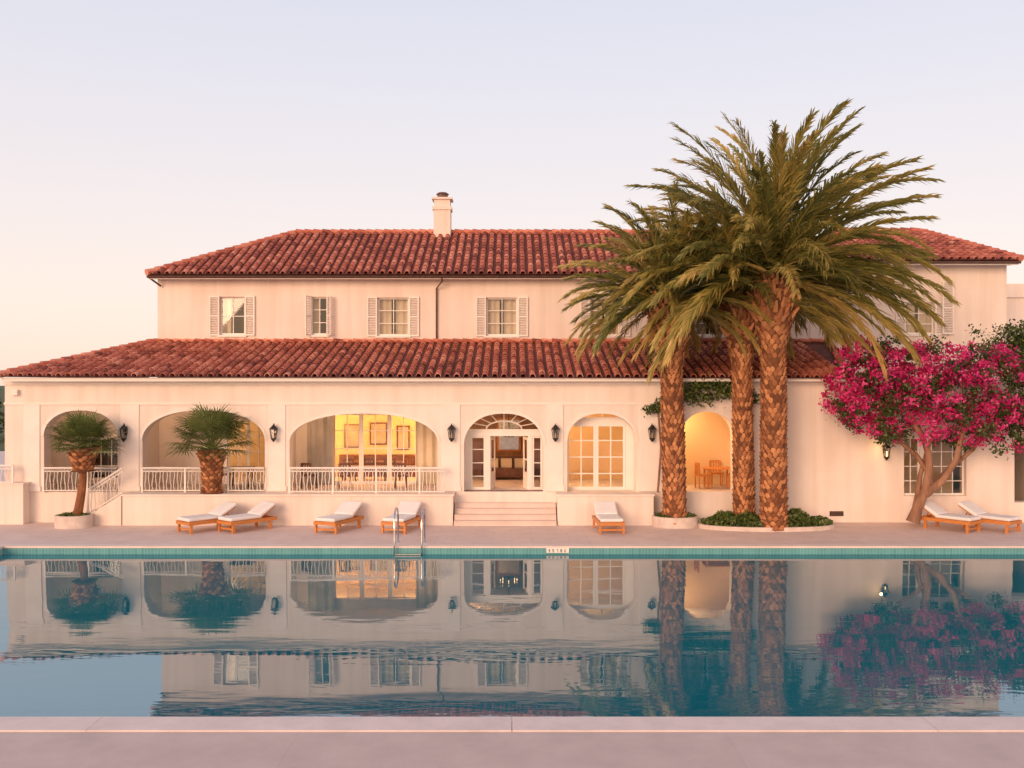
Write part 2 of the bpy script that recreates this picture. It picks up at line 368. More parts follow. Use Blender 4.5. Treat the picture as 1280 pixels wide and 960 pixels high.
for i,(a,b,c_,d) in enumerate(wins):
    xa,xb,za,zb=X2(a),X2(b),Z2(d),Z2(c_)
    if i==0: curtain(mb,xa,xa+.36,za,zb,D2+.35,0)
    elif i==1: curtain(mb,xa+.05,xa+.3,za,zb,D2+.35,0)
    else: curtain(mb,xa,xa+(xb-xa)*.42,za,zb,D2+.3,0); curtain(mb,xb-(xb-xa)*.45,xb,za,zb,D2+.33,0)
mb.obj('upper_curtains',['curtC'],villa,True)
mb=MB()
def shutter(mb,x0,x1,z0,z1,y,rot=0,piv=0):
    m4=Matrix.Translation((x0 if piv==0 else x1,y,0))@Matrix.Rotation(math.radians(rot),4,'Z')
    w=x1-x0; o=0 if piv==0 else -w
    mb.box(o,o+.05,-.05,0,z0,z1,0,mat=m4); mb.box(o+w-.05,o+w,-.05,0,z0,z1,0,mat=m4)
    for zz in (z0,(z0+z1)/2-.03,z1-.06): mb.box(o+.05,o+w-.05,-.045,0,zz,zz+.06,0,mat=m4)
    n=int((z1-z0)/.07)
    for k in range(n):
        zz=z0+.06+(z1-z0-.1)*k/n
        mm=m4@Matrix.Translation((0,-.022,zz))@Matrix.Rotation(math.radians(35),4,'X')
        mb.box(o+.05,o+w-.05,-.025,.025,-.006,.006,0,mat=mm)
for i,(a,b,c_,d) in enumerate(wins):
    za,zb=Z2(d)-.02,Z2(c_)+.03; y=D2-.01
    if i==1:
        shutter(mb,X2(a)-.38,X2(a)-.01,za,zb,y,62,1); shutter(mb,X2(b)+.01,X2(b)+.38,za,zb,y,-55,0)
    else:
        shutter(mb,X2(a)-.42,X2(a)-.02,za,zb,y,4,1); shutter(mb,X2(b)+.02,X2(b)+.42,za,zb,y,-5,0)
shutter(mb,X2(1176),X2(1190),Z2(418),Z2(352),D2-.12)
mb.obj('shutters',['white'],villa)

# ---------- roofs
def slope(mb,p0,p1,q0,q1,sp=.33,row=.40,base=1):
    p0,p1,q0,q1=map(Vector,(p0,p1,q0,q1))
    Ux=(p1-p0).normalized(); up=(q0-p0)-Ux*((q0-p0).dot(Ux)); H=up.length; V=up.normalized(); Nn=Ux.cross(V).normalized()
    if Nn.z<0: Nn=-Nn
    W=(p1-p0).length; ql=(q0-p0).dot(Ux); qr=(q1-p0).dot(Ux)
    mb.quad(p0,p1,q1,q0,base)
    nr=int(H/row)+1; nc=int(W/sp)
    for j in range(nr):
        v0=j*row
        if v0>H-.05: break
        v1=min(v0+row*1.12,H); t=(v0+row*.5)/H
        lo=ql*min(t,1); hi=W+(qr-W)*min(t,1)
        for i in range(nc+1):
            u=(i+.5)*sp
            if u<lo-sp*.1 or u>hi+sp*.1: continue
            jx=U(-.008,.008); r0=sp*.335+U(-.004,.005); r1=r0*.86; lift=.035+U(-.004,.007); c=min(1,max(0,random.gauss(.5,.15)))
            vs=[]
            k=6
            for (vv,rr,ll) in ((v0-U(0,.015),r0,lift),(v1,r1,.004)):
                for a in range(k+1):
                    th=math.pi*a/k
                    vs.append(p0+Ux*(u+jx-math.cos(th)*rr)+V*vv+Nn*(math.sin(th)*rr*1.1+ll))
            fs=[(a,a+1,k+2+a,k+1+a) for a in range(k)]
            o=len(vs)
            for a in range(k+1):
                th=math.pi*a/k; vs.append(p0+Ux*(u+jx-math.cos(th)*(r0-.022))+V*v0+Nn*(math.sin(th)*(r0-.022)*1.1+lift-.004))
            fs+=[(a,o+a,o+a+1,a+1) for a in range(k)]
            mb.add(vs,fs,0,c)
def caps(mb,p,q,r=.14,ln=.4):
    p,q=Vector(p),Vector(q); n=int((q-p).length/ln); d=(q-p)/n
    for i in range(n):
        a=p+d*i; b=a+d*1.1
        mb.tube([a+Vector((0,0,.08)),b+Vector((0,0,.05))],[r,r*.82],10,0,min(1,max(0,random.gauss(.55,.15))))
mb=MB()
E0=(PX(-4,33.4),33.4,PZ(471,33.4)); E1=(PX(1062,33.4),33.4,PZ(473,33.4)); Q0=(PX(195,D2),D2,PZ(428,D2)); Q1=(PX(1036,D2),D2,PZ(428,D2))
slope(mb,E0,E1,Q0,Q1); caps(mb,E0,Q0); caps(mb,E1,Q1)
mb.quad(E0,Q0,(Q0[0],46,Q0[2]),(E0[0],47,E0[2]),1); mb.quad(E1,Q1,(Q1[0],46,Q1[2]),(E1[0],47,E1[2]),1)
caps(mb,(Q0[0],D2-.1,Q0[2]),(Q1[0],D2-.1,Q1[2]),.09)
DR=43.5
G0=(PX(183,38.3),38.3,PZ(343,38.3)); G1=(PX(1030,38.3),38.3,PZ(343,38.3)); K0=(PX(370,DR),DR,PZ(292,DR)); K1=(PX(1010,DR),DR,PZ(292,DR))
slope(mb,G0,G1,K0,K1); caps(mb,G0,K0); caps(mb,K0,K1)
mb.add([G0,K0,(G0[0],48.8,G0[2])],[(0,1,2)],1)
mb.quad(K0,K1,(K1[0],48.8,G0[2]),(G0[0],48.8,G0[2]),1)
H0=(PX(1008,38.2),38.2,PZ(325,38.2)); H1=(PX(1277,38.2),38.2,PZ(325,38.2)); J0=(PX(1040,DR),DR,PZ(290,DR)); J1=(PX(1150,DR),DR,PZ(290,DR))
slope(mb,H0,H1,J0,J1); caps(mb,J0,J1); caps(mb,H1,J1); caps(mb,H0,J0)
mb.add([H1,J1,(H1[0],48.8,H1[2])],[(0,1,2)],1); mb.quad(J0,J1,(H1[0],48.8,H1[2]),(H0[0],48.8,H0[2]),1); mb.add([H0,J0,(H0[0],48.8,H0[2])],[(0,1,2)],1)
mb.obj('tiled_roofs',['tile','tilebase'],villa)
mb=MB()
mb.box(E0[0]+.1,E1[0]-.1,33.52,33.6,E0[2]-.16,E0[2]-.03); mb.box(E0[0]+.1,E1[0]-.1,33.602,34,E0[2]-.1,E0[2]-.04)
mb.box(G0[0]+.05,G1[0],38.42,38.5,G0[2]-.17,G0[2]-.03); mb.box(G0[0]+.05,G1[0],38.502,39,G0[2]-.12,G0[2]-.05)
mb.box(H0[0]+.05,H1[0]-.05,38.32,38.4,H0[2]-.17,H0[2]-.03); mb.box(H0[0]+.05,H1[0]-.05,38.402,39,H0[2]-.12,H0[2]-.05)
mb.obj('eaves',['plaster2'],villa)
mb=MB()
mb.tube([(G0[0],38.36,G0[2]-.08),(G1[0],38.36,G1[2]-.08)],.055,8); mb.tube([(H0[0],38.26,H0[2]-.08),(H1[0],38.26,H1[2]-.08)],.055,8)
xp=X2(546)
mb.tube([(xp+.25,38.4,G0[2]-.12),(xp+.25,38.5,G0[2]-.25),(xp,38.9,G0[2]-.5),(xp,38.92,Z2(430))],.035,8)
mb.tube([(G0[0]+.05,38.4,G0[2]-.1),(G0[0]+.35,38.9,G0[2]-.4)],.04,8)
mb.obj('gutters',['copper'],villa,True)
mb=MB(); cy=43.0
cx0,cx1=PX(542,cy),PX(563,cy); zt=PZ(249,cy)
mb.box(cx0,cx1,cy,cy+.75,PZ(305,cy),PZ(262,cy)); mb.box(cx0-.05,cx1+.05,cy-.05,cy+.8,PZ(262,cy)+.001,PZ(258,cy)); mb.box(cx0+.02,cx1-.02,cy+.02,cy+.73,PZ(258,cy)+.001,zt)
mb.box(cx0-.08,cx1+.08,cy-.08,cy+.83,zt+.001,zt+.09)
cc=(cx0+cx1)/2
mb.tube([(cc,cy+.37,zt+.09),(cc,cy+.37,zt+.28)],.24,12,1); mb.tube([(cc,cy+.37,zt+.28),(cc,cy+.37,zt+.36)],[.3,.2],12,1)
mb.obj('chimney',['plaster','copper'],villa)
mb=MB(); mb.box(PX(1250,44),PX(1330,44),44,50,0,PZ(372,44)); mb.box(PX(1248,44),PX(1332,44),43.9,50.1,PZ(372,44)+.001,PZ(355,44)); mb.obj('annex',['plaster'],villa)
mb=MB(); mb.box(X(1037),X(1054),D1-.03,D1-.002,Z(645),Z(639));
for k in range(5): mb.box(X(1038),X(1053),D1-.04,D1-.031,Z(644.5-k*1.1),Z(644.5-k*1.1)+.012,1)
mb.box(X(16),X(24),D1-.15,D1-.002,Z(494),Z(487),2)
mb.obj('wall_vent',['iron','copper','plaster2'],villa)

def balustrade(name,x0,x1,z0,z1,y,slope_dz=0):
    mb=MB(); n=max(2,int((x1-x0)/.125)); 
    def zz(x): return slope_dz*(x1-x)/(x1-x0)
    for zq,r in ((z1,.035),(z1-.12,.017),(z0+.06,.022)):
        mb.tube([(x0,y,zq+zz(x0)),(x1,y,zq+zz(x1))],r,6)
    for i in range(n+1):
        x=x0+(x1-x0)*i/n; o=zz(x)
        if i%12==0: mb.box(x-.03,x+.03,y-.03,y+.03,z0+o,z1+o)
        else:
            h=z1-.12-(z0+.06); s=(-1)**i
            mb.tube([(x,y,z0+.06+o),(x+.02*s,y-.03,z0+.06+h*.25+o),(x,y-.05,z0+.06+h*.5+o),(x-.02*s,y-.03,z0+.06+h*.75+o),(x,y,z1-.12+o)],.015,4)
        if i<n:
            xm=x+(x1-x0)/n/2; 
            mb.tube([(xm+.045*math.cos(a*math.pi/3),y,z1-.06+zz(xm)+.045*math.sin(a*math.pi/3)) for a in range(7)],.011,4)
    return mb.obj(name,['white'])
zr=PZ(585,33.9)
for a,b in ((56,147),(179,331)): balustrade('iron_balustrade',X(a),X(b),TZ,zr,D1-.1)
balustrade('iron_balustrade',PX(362,33.5),PX(556,33.5),TZ,PZ(585,33.5),33.5)
balustrade('stair_railing',PX(110,33.35),PX(153,33.35),TZ,PZ(585,33.35),33.35,-.75)
balustrade('iron_balustrade',PX(-40,33.6),PX(16,33.6),PZ(605,33.6),PZ(582,33.6),33.6)
mb=MB(); mb.box(PX(-120,33.5),PX(29,33.5),33.5,D1-.003,0,PZ(606,33.5)); mb.box(PX(-121,33.5),PX(30,33.5),33.46,D1-.005,PZ(606,33.5)+.001,PZ(604,33.5)); mb.obj('garden_wall',['plaster'])

def lantern(px,D=D1,lit=False,py=540):
    e=empty('wall_lantern'); x=PX(px,D); z=PZ(py,D); y=D-.04
    mb=MB(); mb.box(x-.05,x+.05,y-.03,y,z-.1,z+.2)
    mb.tube([(x,y-.03,z+.15),(x,y-.12,z+.3),(x,y-.2,z+.3),(x,y-.2,z+.24)],.015,6)
    c=(x,y-.2)
    mb.tube([(c[0],c[1],z+.27),(c[0],c[1],z+.22),(c[0],c[1],z+.12)],[.02,.07,.15],6)
    mb.tube([(c[0],c[1],z+.12),(c[0],c[1],z+.10)],.15,6); mb.tube([(c[0],c[1],z-.2),(c[0],c[1],z-.23),(c[0],c[1],z-.34)],[.1,.1,.015],6)
    for k in range(6):
        a=2*math.pi*k/6; mb.tube([(c[0]+.09*math.cos(a),c[1]+.09*math.sin(a),z-.2),(c[0]+.135*math.cos(a),c[1]+.135*math.sin(a),z+.11)],.01,4)
    mb.obj('frame',['iron'],e)
    g=MB(); g.tube([(c[0],c[1],z-.2),(c[0],c[1],z+.1)],[.085,.128],6,cap=False); g.obj('glass',['glass'],e)
    g=MB(); g.tube([(c[0],c[1],z-.2),(c[0],c[1],z-.02)],.02,6); g.obj('candle',['bulb' if lit else 'curtC'],e)
for p in (158,344,565,694,814): lantern(p)
lantern(1105,D1,True,563)

def point(name,loc,e,col=(1,.66,.34),r=.07):
    l=bpy.data.lights.new(name,'POINT'); l.energy=e; l.color=col; l.shadow_soft_size=r
    o=bpy.data.objects.new(name,l); o.location=loc; scene.collection.objects.link(o); return o
# lamps stand behind piers / wall sections of the lit rooms
point('room_lamp',(PX(538,37.6),37.6,3.3),230,(1,.56,.20))
point('room_lamp',(PX(398,37.6),37.6,3.3),230,(1,.56,.20))
point('room_lamp',(PX(268,38.0),38.0,3.3),80)
point('room_lamp',(PX(701.5,36.2),36.2,3.2),130,(1,.62,.28))
point('room_lamp',(PX(577,36.6),36.6,3.3),150,(1,.6,.3))
point('room_lamp',(PX(845,35.6),35.6,3.5),85,(1,.62,.28))
point('loggia_fill',(PX(372,35.0),35.0,4.0),32,(1,.66,.36))  # unseen fill lights added under the loggia ceiling to brighten the bays
point('loggia_fill',(PX(190,35.0),35.0,4.0),22,(1,.66,.38))
point('loggia_fill',(PX(66,35.0),35.0,4.0),12,(1,.66,.38))
point('lantern_bulb',(PX(1105,33.5),33.6,PZ(560,33.6)),6,(1,.6,.25),.04)

def chair(x,y,z,rot,mat='wood',name='dining_chair'):
    e=empty(name); m4=Matrix.Translation((x,y,z))@Matrix.Rotation(math.radians(rot),4,'Z')
    mb=MB()
    for a in (-.2,.2):
        mb.box(a-.02,a+.02,-.2,-.16,0,.45,mat=m4); mb.box(a-.02,a+.02,.18,.22,0,.92,mat=m4)
    mb.obj('legs',[mat],e)
    mb=MB(); mb.box(-.24,.24,-.23,.22,.45,.5,mat=m4); mb.obj('seat',[mat],e)
    mb=MB(); 
    for k in range(4): mb.box(-.2+.1*k+.02,-.2+.1*k+.06,.19,.21,.5,.86,mat=m4)
    mb.box(-.2,.2,.185,.215,.86,.94,mat=m4); mb.obj('backrest',[mat],e)
def table(x,y,z,w,d,h,mat='wood',name='dining_table'):
    e=empty(name); mb=MB(); mb.box(x-w/2,x+w/2,y-d/2,y+d/2,z+h-.05,z+h); mb.obj('top',[mat],e)
    mb=MB()
    for a in (-1,1):
        for b in (-1,1): mb.box(x+a*(w/2-.08)-.03,x+a*(w/2-.08)+.03,y+b*(d/2-.08)-.03,y+b*(d/2-.08)+.03,z,z+h-.051)
    mb.obj('legs',[mat],e)
xx=PX(897,35.4); table(xx,35.4,TZ,1.0,.8,.74); chair(xx-.6,35.2,TZ,100); chair(xx+.1,36.1,TZ,0); chair(xx+.6,35.3,TZ,-90)
xx=PX(465,37.8); table(xx,37.9,TZ,2.4,.9,.76,'darkwood')
for k in (-.8,0,.8): chair(xx+k,37.25,TZ,180,'darkwood')
xx=PX(300,35.6); table(xx,35.7,TZ,.9,.7,.74,'darkwood'); chair(xx-.6,35.6,TZ,95,'darkwood')
for k in (385,430,500): chair(PX(k,35),35.2,TZ,U(150,210),'darkwood')
e=empty('hall_sofa'); mb=MB(); x=PX(633,38.6); y=38.6
mb.box(x-.9,x+.9,y-.4,y+.35,TZ+.12,TZ+.45); mb.box(x-.9,x+.9,y+.2,y+.42,TZ+.45,TZ+.9); mb.box(x-1.0,x-.85,y-.4,y+.4,TZ+.12,TZ+.65); mb.box(x+.85,x+1.0,y-.4,y+.4,TZ+.12,TZ+.65)
for a in (-.9,.9): mb.box(x+a-.03,x+a+.03,y-.35,y-.29,TZ,TZ+.12)
mb.obj('body',['darkwood'],e)
mb=MB()
for k in (-.55,0,.55): mb.box(x+k-.22,x+k+.22,y+.02,y+.18,TZ+.46,TZ+.82)
mb.obj('cushions',['curtC'],e)
e=empty('chandelier'); mb=MB(); x=PX(636,37.2); mb.tube([(x,37.2,zc),(x,37.2,3.1)],.015,5); 
for k in range(8):
    a=k*math.pi/4; px_,py_=x+.32*math.cos(a),37.2+.32*math.sin(a)
    mb.tube([(x,37.2,2.95),(x+.18*math.cos(a),37.2+.18*math.sin(a),2.85),(px_,py_,2.97)],.012,4); mb.tube([(px_,py_,2.97),(px_,py_,3.05)],.014,5,1)
mb.tube([(x,37.2,3.1),(x,37.2,2.85)],[.02,.05],6)
mb.obj('arms',['iron','bulb'],e)
e=empty('wall_mirror'); mb=MB(); x=PX(636,39.9); mb.box(x-.5,x+.5,39.93,39.98,2.1,3.5); mb.box(x-.42,x+.42,39.90,39.929,2.18,3.42,1); mb.obj('frame_and_glass',['wood','steel'],e)

# ================================================= GROUND / POOL
PXL,PXR,PY0,PY1=-15.35,24.0,14.07,28.97; WZ=-.24
g=MB(); g.quad((-3000,-3000,-.5),(3000,-3000,-.5),(3000,3000,-.5),(-3000,3000,-.5)); g.obj('ground',['lawn'])
mb=MB(); mb.box(-45,45,PY1+.35,70,-.49,0,0); mb.box(-45,PXL-.35,-12,PY1+.35,-.49,0,0); mb.box(PXR+.35,45,-12,PY1+.35,-.49,0,0)
mb.obj('pool_deck',['deck'])
mb=MB(); mb.box(PXL-.35,PXR+.35,-12,PY0-.56,-.49,0,0); mb.obj('terrace_floor',['neardeck'])
mb=MB(); ct=.012
mb.box(PXL-.35,PXR+.35,PY1-.02,PY1+.35,-.05,ct); mb.box(PXL-.35,PXL+.02,PY0,PY1-.02,-.05,ct); mb.box(PXR-.02,PXR+.35,PY0,PY1-.02,-.05,ct)
mb.obj('pool_coping',['coping'])
mb=MB(); mb.box(PXL-.35,0-.003,PY0-.55,PY0+.02,-.05,ct+.01); mb.box(.003,PXR+.35,PY0-.55,PY0+.02,-.05,ct+.01); o=mb.obj('pool_coping',['coping'])
bv=o.modifiers.new('b','BEVEL'); bv.width=.012; bv.segments=2
mb=MB(); mb.box(PXL-.3,PXR+.3,PY1,PY1+.3,-.5,-.051); mb.box(PXL-.3,PXL,PY0,PY1,-.5,-.051); mb.box(PXR,PXR+.3,PY0,PY1,-.5,-.051); mb.box(PXL-.3,PXR+.3,PY0-.5,PY0,-.5,-.051)
mb.obj('pool_wall',['pooltile'])
mb=MB(); mb.quad((PXL,PY0,WZ),(PXR,PY0,WZ),(PXR,PY1,WZ),(PXL,PY1,WZ)); mb.obj('pool_water',['water'])
e=empty('depth_marker_sign'); mb=MB(); x=PX(697,29); mb.box(x-.34,x+.34,PY1-.035,PY1-.021,-.19,-.045); 
mb.obj('plate',['white'],e)
mb=MB()
def seg(cx,s):
    w=.05;h=.09;z0=-.165;t=.014;y0,y1=PY1-.040,PY1-.036
    R_={'t':(0,w,h-t,h),'m':(0,w,h/2-t/2,h/2+t/2),'b':(0,w,0,t),'l':(0,t,h/2,h),'L':(0,t,0,h/2),'r':(w-t,w,h/2,h),'R':(w-t,w,0,h/2)}
    for k in s: q=R_[k]; mb.box(cx+q[0],cx+q[1],y0,y1,z0+q[2],z0+q[3])
for k,s in enumerate(('trmRb','tlmRb','trR','tlrmRLb','tmbL')): seg(x-.28+k*.12,s)
mb.obj('digits',['iron'],e)
e=empty('pool_ladder'); mb=MB()
for px in (494,528):
    x=PX(px,29); pts=[(x,29.75,0)]
    pts.append((x,29.75,.75))
    for k in range(9):
        a=math.pi*k/8; pts.append((x,29.28+.47*math.cos(a),.75+.38*math.sin(a)))
    pts+= [(x,28.8,.2),(x,28.82,-.45)]
    mb.tube(pts,.028,8); mb.tube([(x,29.75,0),(x,29.75,.02)],.06,10)
mb.obj('rails',['steel'],e,True)
mb=MB(); mb.box(PX(494,29)+.02,PX(528,29)-.02,28.72,28.84,-.22,-.19); mb.obj('step',['steel'],e)

# ================================================= LOUNGERS
def lounger(px,D,rot,L=1.8,W=.78):
    e=empty('sun_lounger'); m4=Matrix.Translation((PX(px,D),D,0))@Matrix.Rotation(math.radians(rot),4,'Z')
    mb=MB(); zf=.34
    for s in (-1,1): mb.box(s*W/2-.03,s*W/2+.03,-L/2,L/2,zf-.06,zf+.05,mat=m4)
    for yy in (-L/2,L/2-.04,-.1): mb.box(-W/2+.03,W/2-.03,yy,yy+.04,zf-.055,zf+.04,mat=m4)
    mb.obj('frame',['wood'],e)
    mb=MB()
    for sx in (-1,1):
        for yy in (-L/2+.06,L/2-.3): mb.box(sx*(W/2-.005)-.035,sx*(W/2-.005)+.035,yy,yy+.08,0,zf-.061,mat=m4)
    mb.box(-W/2+.03,W/2-.03,-L/2+.1,-L/2+.13,.1,.16,mat=m4)
    mb.obj('legs',['wood'],e)
    mb=MB()
    for k in range(12): mb.box(-W/2+.03,W/2-.03,-L/2+.06+k*.09,-L/2+.12+k*.09,zf+.041,zf+.055,mat=m4)
    ang=math.radians(30); bl=.68; hb=L/2-bl*math.cos(ang)-.02
    mh=m4@Matrix.Translation((0,hb,zf+.05))@Matrix.Rotation(ang,4,'X')
    mb.box(-W/2+.04,W/2-.04,0,bl,0,.03,mat=mh)
    mb.tube([m4@Vector((0,hb+bl*.7*math.cos(ang),zf+bl*.68*math.sin(ang))),m4@Vector((0,L/2-.06,zf))],.02,5)
    mb.obj('slats',['wood'],e)
    mb=MB(); mb.box(-W/2+.01,W/2-.01,-L/2+.01,hb+.03,zf+.058,zf+.17,mat=m4); c=mb.obj('mattress',['cushion'],e)
    mb=MB(); mb.box(-W/2+.01,W/2-.01,.02,bl+.05,.032,.15,mat=mh); c2=mb.obj('back_cushion',['cushion'],e)
    for q in (c,c2):
        b=q.modifiers.new('b','BEVEL'); b.width=.045; b.segments=3
    return e
for a in ((259,32.15,-42),(309,32.25,-40),(424,32.2,-22),(503,32.2,-14),(760,32.15,3),(1187,32.3,38),(1236,32.3,36)): lounger(*a)

# ================================================= PALMS
def frond(mb,base,az,el,L,droop,ll,n=44,tone=.5,w=.035):
    p=Vector(base); h=Vector((math.cos(az),math.sin(az),0)); side=Vector((-math.sin(az),math.cos(az),0))
    K=12; pts=[]; dirs=[]; e_=el; tw=U(-.3,.3)
    for k in range(K+1):
        t=k/K; e_=el-droop*(t**1.5); d=h*math.cos(e_)+Vector((0,0,1))*math.sin(e_)+side*tw*t*.5; d.normalize()
        pts.append(p.copy()); dirs.append(d); p=p+d*(L/K)
    mb.tube(pts,[.035*(1-.8*k/K)+.004 for k in range(K+1)],4,0,min(1,tone+.3),cap=False)
    for i in range(n):
        t=.07+.93*(i+R()*.8)/n; k=min(K-1,int(t*K)); f=t*K-k
        q=pts[k].lerp(pts[k+1],f); d=dirs[k]; nn=side.cross(d)
        if nn.z<0: nn=-nn
        Ls=ll*(math.sin(math.pi*min(.93,.14+.79*t))**.5)*U(.75,1.15)
        for s in (-1,1):
            spread=U(.45,.95)*(1-.5*t)
            dr=(d*(.95+.5*t)+side*s*spread+nn*U(-.12,.42)).normalized()
            m=q+dr*Ls*.5; e2=q+dr*Ls+Vector((0,0,-1))*Ls*U(.06,.34)
            wv=(dr.cross(nn).normalized()*U(.2,.6)+nn*U(.2,.6))*w
            c=min(1,max(0,tone+U(-.2,.2)+.28*(t-.3)))  # tone rises along the frond: golden rim light on tips put into colour
            mb.add([q-wv*.6,q+wv*.6,m+wv,m-wv,e2],[(0,1,2,3),(3,2,4)],0,c)
def trunk(mb,x,y,z0,z1,r0,r1,flare,lean=(0,0),n=15,sp=.15,flen=2.2):
    H=z1-z0
    def cen(t): return Vector((x+lean[0]*t**1.5,y+lean[1]*t,z0+H*t))
    def rad(t):
        r=r0+(r1-r0)*min(1,t*1.1)
        if t<.06: r+=.12*(1-t/.06)
        d=(1-t)*H
        if d<flen: r+=flare*math.sin(min(1,(flen-d)/(flen*.75))*math.pi/2)
        return r
    K=30; mb.tube([cen(k/K) for k in range(K+1)],[rad(k/K)*.93 for k in range(K+1)],16,0,.15)
    rows=int(H/sp)
    for j in range(rows):
        t=(j+.5)/rows; c=cen(t); r=rad(t); d=(1-t)*H; big=1+1.3*max(0,(flen-d)/flen)
        for i in range(n):
            a=2*math.pi*(i+.5*(j%2))/n+U(-.07,.07); w=math.pi*r/n*U(.85,1.0); ra=Vector((math.cos(a),math.sin(a),0)); ta=Vector((-math.sin(a),math.cos(a),0))
            b=c+ra*r*.92+Vector((0,0,U(-.02,.02))); h=sp*.95; out=.05*big*U(.5,1.5)
            vs=[b-ta*w+Vector((0,0,-h*.2)),b+Vector((0,0,-h*.9)),b+ta*w+Vector((0,0,-h*.2)),b+Vector((0,0,h*.55))+ra*out-ta*w*.55,b+Vector((0,0,h*.55))+ra*out+ta*w*.55,b+Vector((0,0,h*.5))-ra*.03]
            mb.add(vs,[(0,1,3),(1,4,3),(1,2,4),(3,4,5),(0,3,5),(2,5,4)],0,min(1,max(0,random.gauss(.5,.25))))
def date_palm(x,y,z0,z1,r,L,nf,flare,lean=(0,0),seed=1,ll=.62,n=60):
    random.seed(seed); e=empty('date_palm'); mb=MB(); trunk(mb,x,y,z0,z1,r,r*.92,flare,lean); mb.obj('trunk',['trunk'],e)
    top=Vector((x+lean[0],y+lean[1],z1)); mb=MB()
    ga=2.39996
    for i in range(nf):
        t=i/(nf-1)
        el=math.radians(87-104*t**.85)+U(-.12,.12); az=i*ga+U(-.25,.25)
        if t>.72 and math.sin(az)<-.78: continue
        tone=.18+.40*R()+(.22 if t>.85 else 0)
        base=top+Vector((math.cos(az)*.3*(.3+t),math.sin(az)*.3*(.3+t),.5*(1-t)))
        frond(mb,base,az,el,L*U(.82,1.06)*(1-.10*max(0,t-.5)*2),math.radians(U(38,70) if t<.7 else U(42,64)),ll,n,tone,.045)
    mb.obj('crown',['palm'],e)
    mb=MB()
    for i in range(90):
        a=i*ga; t=i/90; ra=Vector((math.cos(a),math.sin(a),0)); b=top+ra*(r+flare)*.8+Vector((0,0,-1.3+1.5*t))
        mb.tube([b,b+ra*U(.15,.3)+Vector((0,0,.32))],[.09,.04],5,0,U(.4,1))
    mb.obj('leaf_bases',['trunk'],e)
date_palm(PX(967,32.3),32.3,0.05,PZ(352,32.3),.46,5.55,165,.30,(-.05,-.1),11,.85,66)
date_palm(PX(930,32.95),32.95,0.05,PZ(375,32.95),.37,4.6,85,.2,(-.1,.1),12,.72,54)
date_palm(PX(843,33.0),33.0,0.05,PZ(384,33),.41,3.6,105,.18,(-.25,-.3),13,.70,50)

def fan_palm(name,x,y,z0,ztr,zb,rb,rc,seed,nl=60,curve=0):
    random.seed(seed); e=empty(name); mb=MB()
    K=12; H=zb-z0
    if H>.1: mb.tube([(x+curve*math.sin(k/K*math.pi*.5)-curve,y,z0+H*k/K) for k in range(K+1)],[.16-.04*k/K for k in range(K+1)],10,0,.3)
    trunk(mb,x,y,zb-.08,ztr,rb*.75,rb,rb*.12,(0,0),12,.1,.5); mb.obj('trunk',['trunk'],e)
    mb=MB(); top=Vector((x,y,ztr)); ga=2.39996
    for i in range(nl):
        t=i/(nl-1); el=math.radians(78-82*t)+U(-.12,.12); az=i*ga; d=Vector((math.cos(az)*math.cos(el),math.sin(az)*math.cos(el),math.sin(el)))
        pl=rc*U(.38,.64); c=top+d*pl; mb.tube([top+d*.05,top+d*pl*.5+Vector((0,0,.02)),c],.012,4,0,.7,cap=False)
        side=Vector((-math.sin(az),math.cos(az),0)); up=side.cross(d).normalized()
        nb=19; fl=rc*U(.42,.56); tone=.2+.6*R()
        for b in range(nb):
            a=math.radians(-100+200*b/(nb-1)); bd=d*math.cos(a)+side*math.sin(a); wv=(side*math.cos(a)-d*math.sin(a))*.02
            l=fl*(1-.25*abs(a)/1.75)*U(.85,1.12); m=c+bd*l*.55; e2=c+bd*l+Vector((0,0,-U(.12,.34)*l))
            mb.add([c,m+wv+up*.015,e2,m-wv+up*.015],[(0,1,2,3)],0,min(1,max(0,tone+U(-.15,.25))))
    mb.obj('crown',['fan'],e); return e
fan_palm('potted_fan_palm',PX(104,32.9),32.9,.3,PZ(560,32.9),PZ(586,32.9),.44,1.45,21,62,.22)
fan_palm('potted_fan_palm',PX(265,33.6),33.6,TZ,PZ(562,33.6),TZ+.1,.42,1.85,22,68)

def leaf(mb,p,s,c):
    d=Vector((random.gauss(0,1),random.gauss(0,1),random.gauss(0,1))).normalized(); q=d.cross(Vector((random.gauss(0,1),random.gauss(0,1),random.gauss(0,1)))).normalized()
    mb.add([p-d*s,p+q*s*.5,p+d*s,p-q*s*.5],[(0,1,2,3)],0,min(1,max(0,c)))
def ring_planter(name,cx,cy,rx,ry,h,wall_=.15,leaves=1500,lh=.25,z0=0):
    e=empty(name); mb=MB(); n=64
    P=lambda s,z,k:(cx+(rx-s)*math.cos(2*math.pi*k/n),cy+(ry-s)*math.sin(2*math.pi*k/n),z)
    for k in range(n):
        mb.quad(P(0,z0,k),P(0,z0,k+1),P(0,h,k+1),P(0,h,k)); mb.quad(P(0,h,k),P(0,h,k+1),P(wall_,h,k+1),P(wall_,h,k)); mb.quad(P(wall_,h,k),P(wall_,h,k+1),P(wall_,h-.1,k+1),P(wall_,h-.1,k))
    mb.obj('kerb',['stone'],e)
    mb=MB(); mb.add([P(wall_,h-.06,k) for k in range(n)],[tuple(range(n))]); mb.obj('soil',['soil'],e)
    mb=MB()
    for i in range(leaves):
        a=U(0,6.283); s=math.sqrt(R()); x=cx+(rx-wall_*.8)*s*math.cos(a); y=cy+(ry-wall_*.8)*s*math.sin(a)
        z=h-.05+lh*R()*(1-.55*s*s)*(.8+.3*math.sin(x*5)*math.sin(x*2.3+1)); leaf(mb,Vector((x,y,z)),U(.05,.1),.1+.8*R())
    mb.obj('ground_cover',['green'],e)
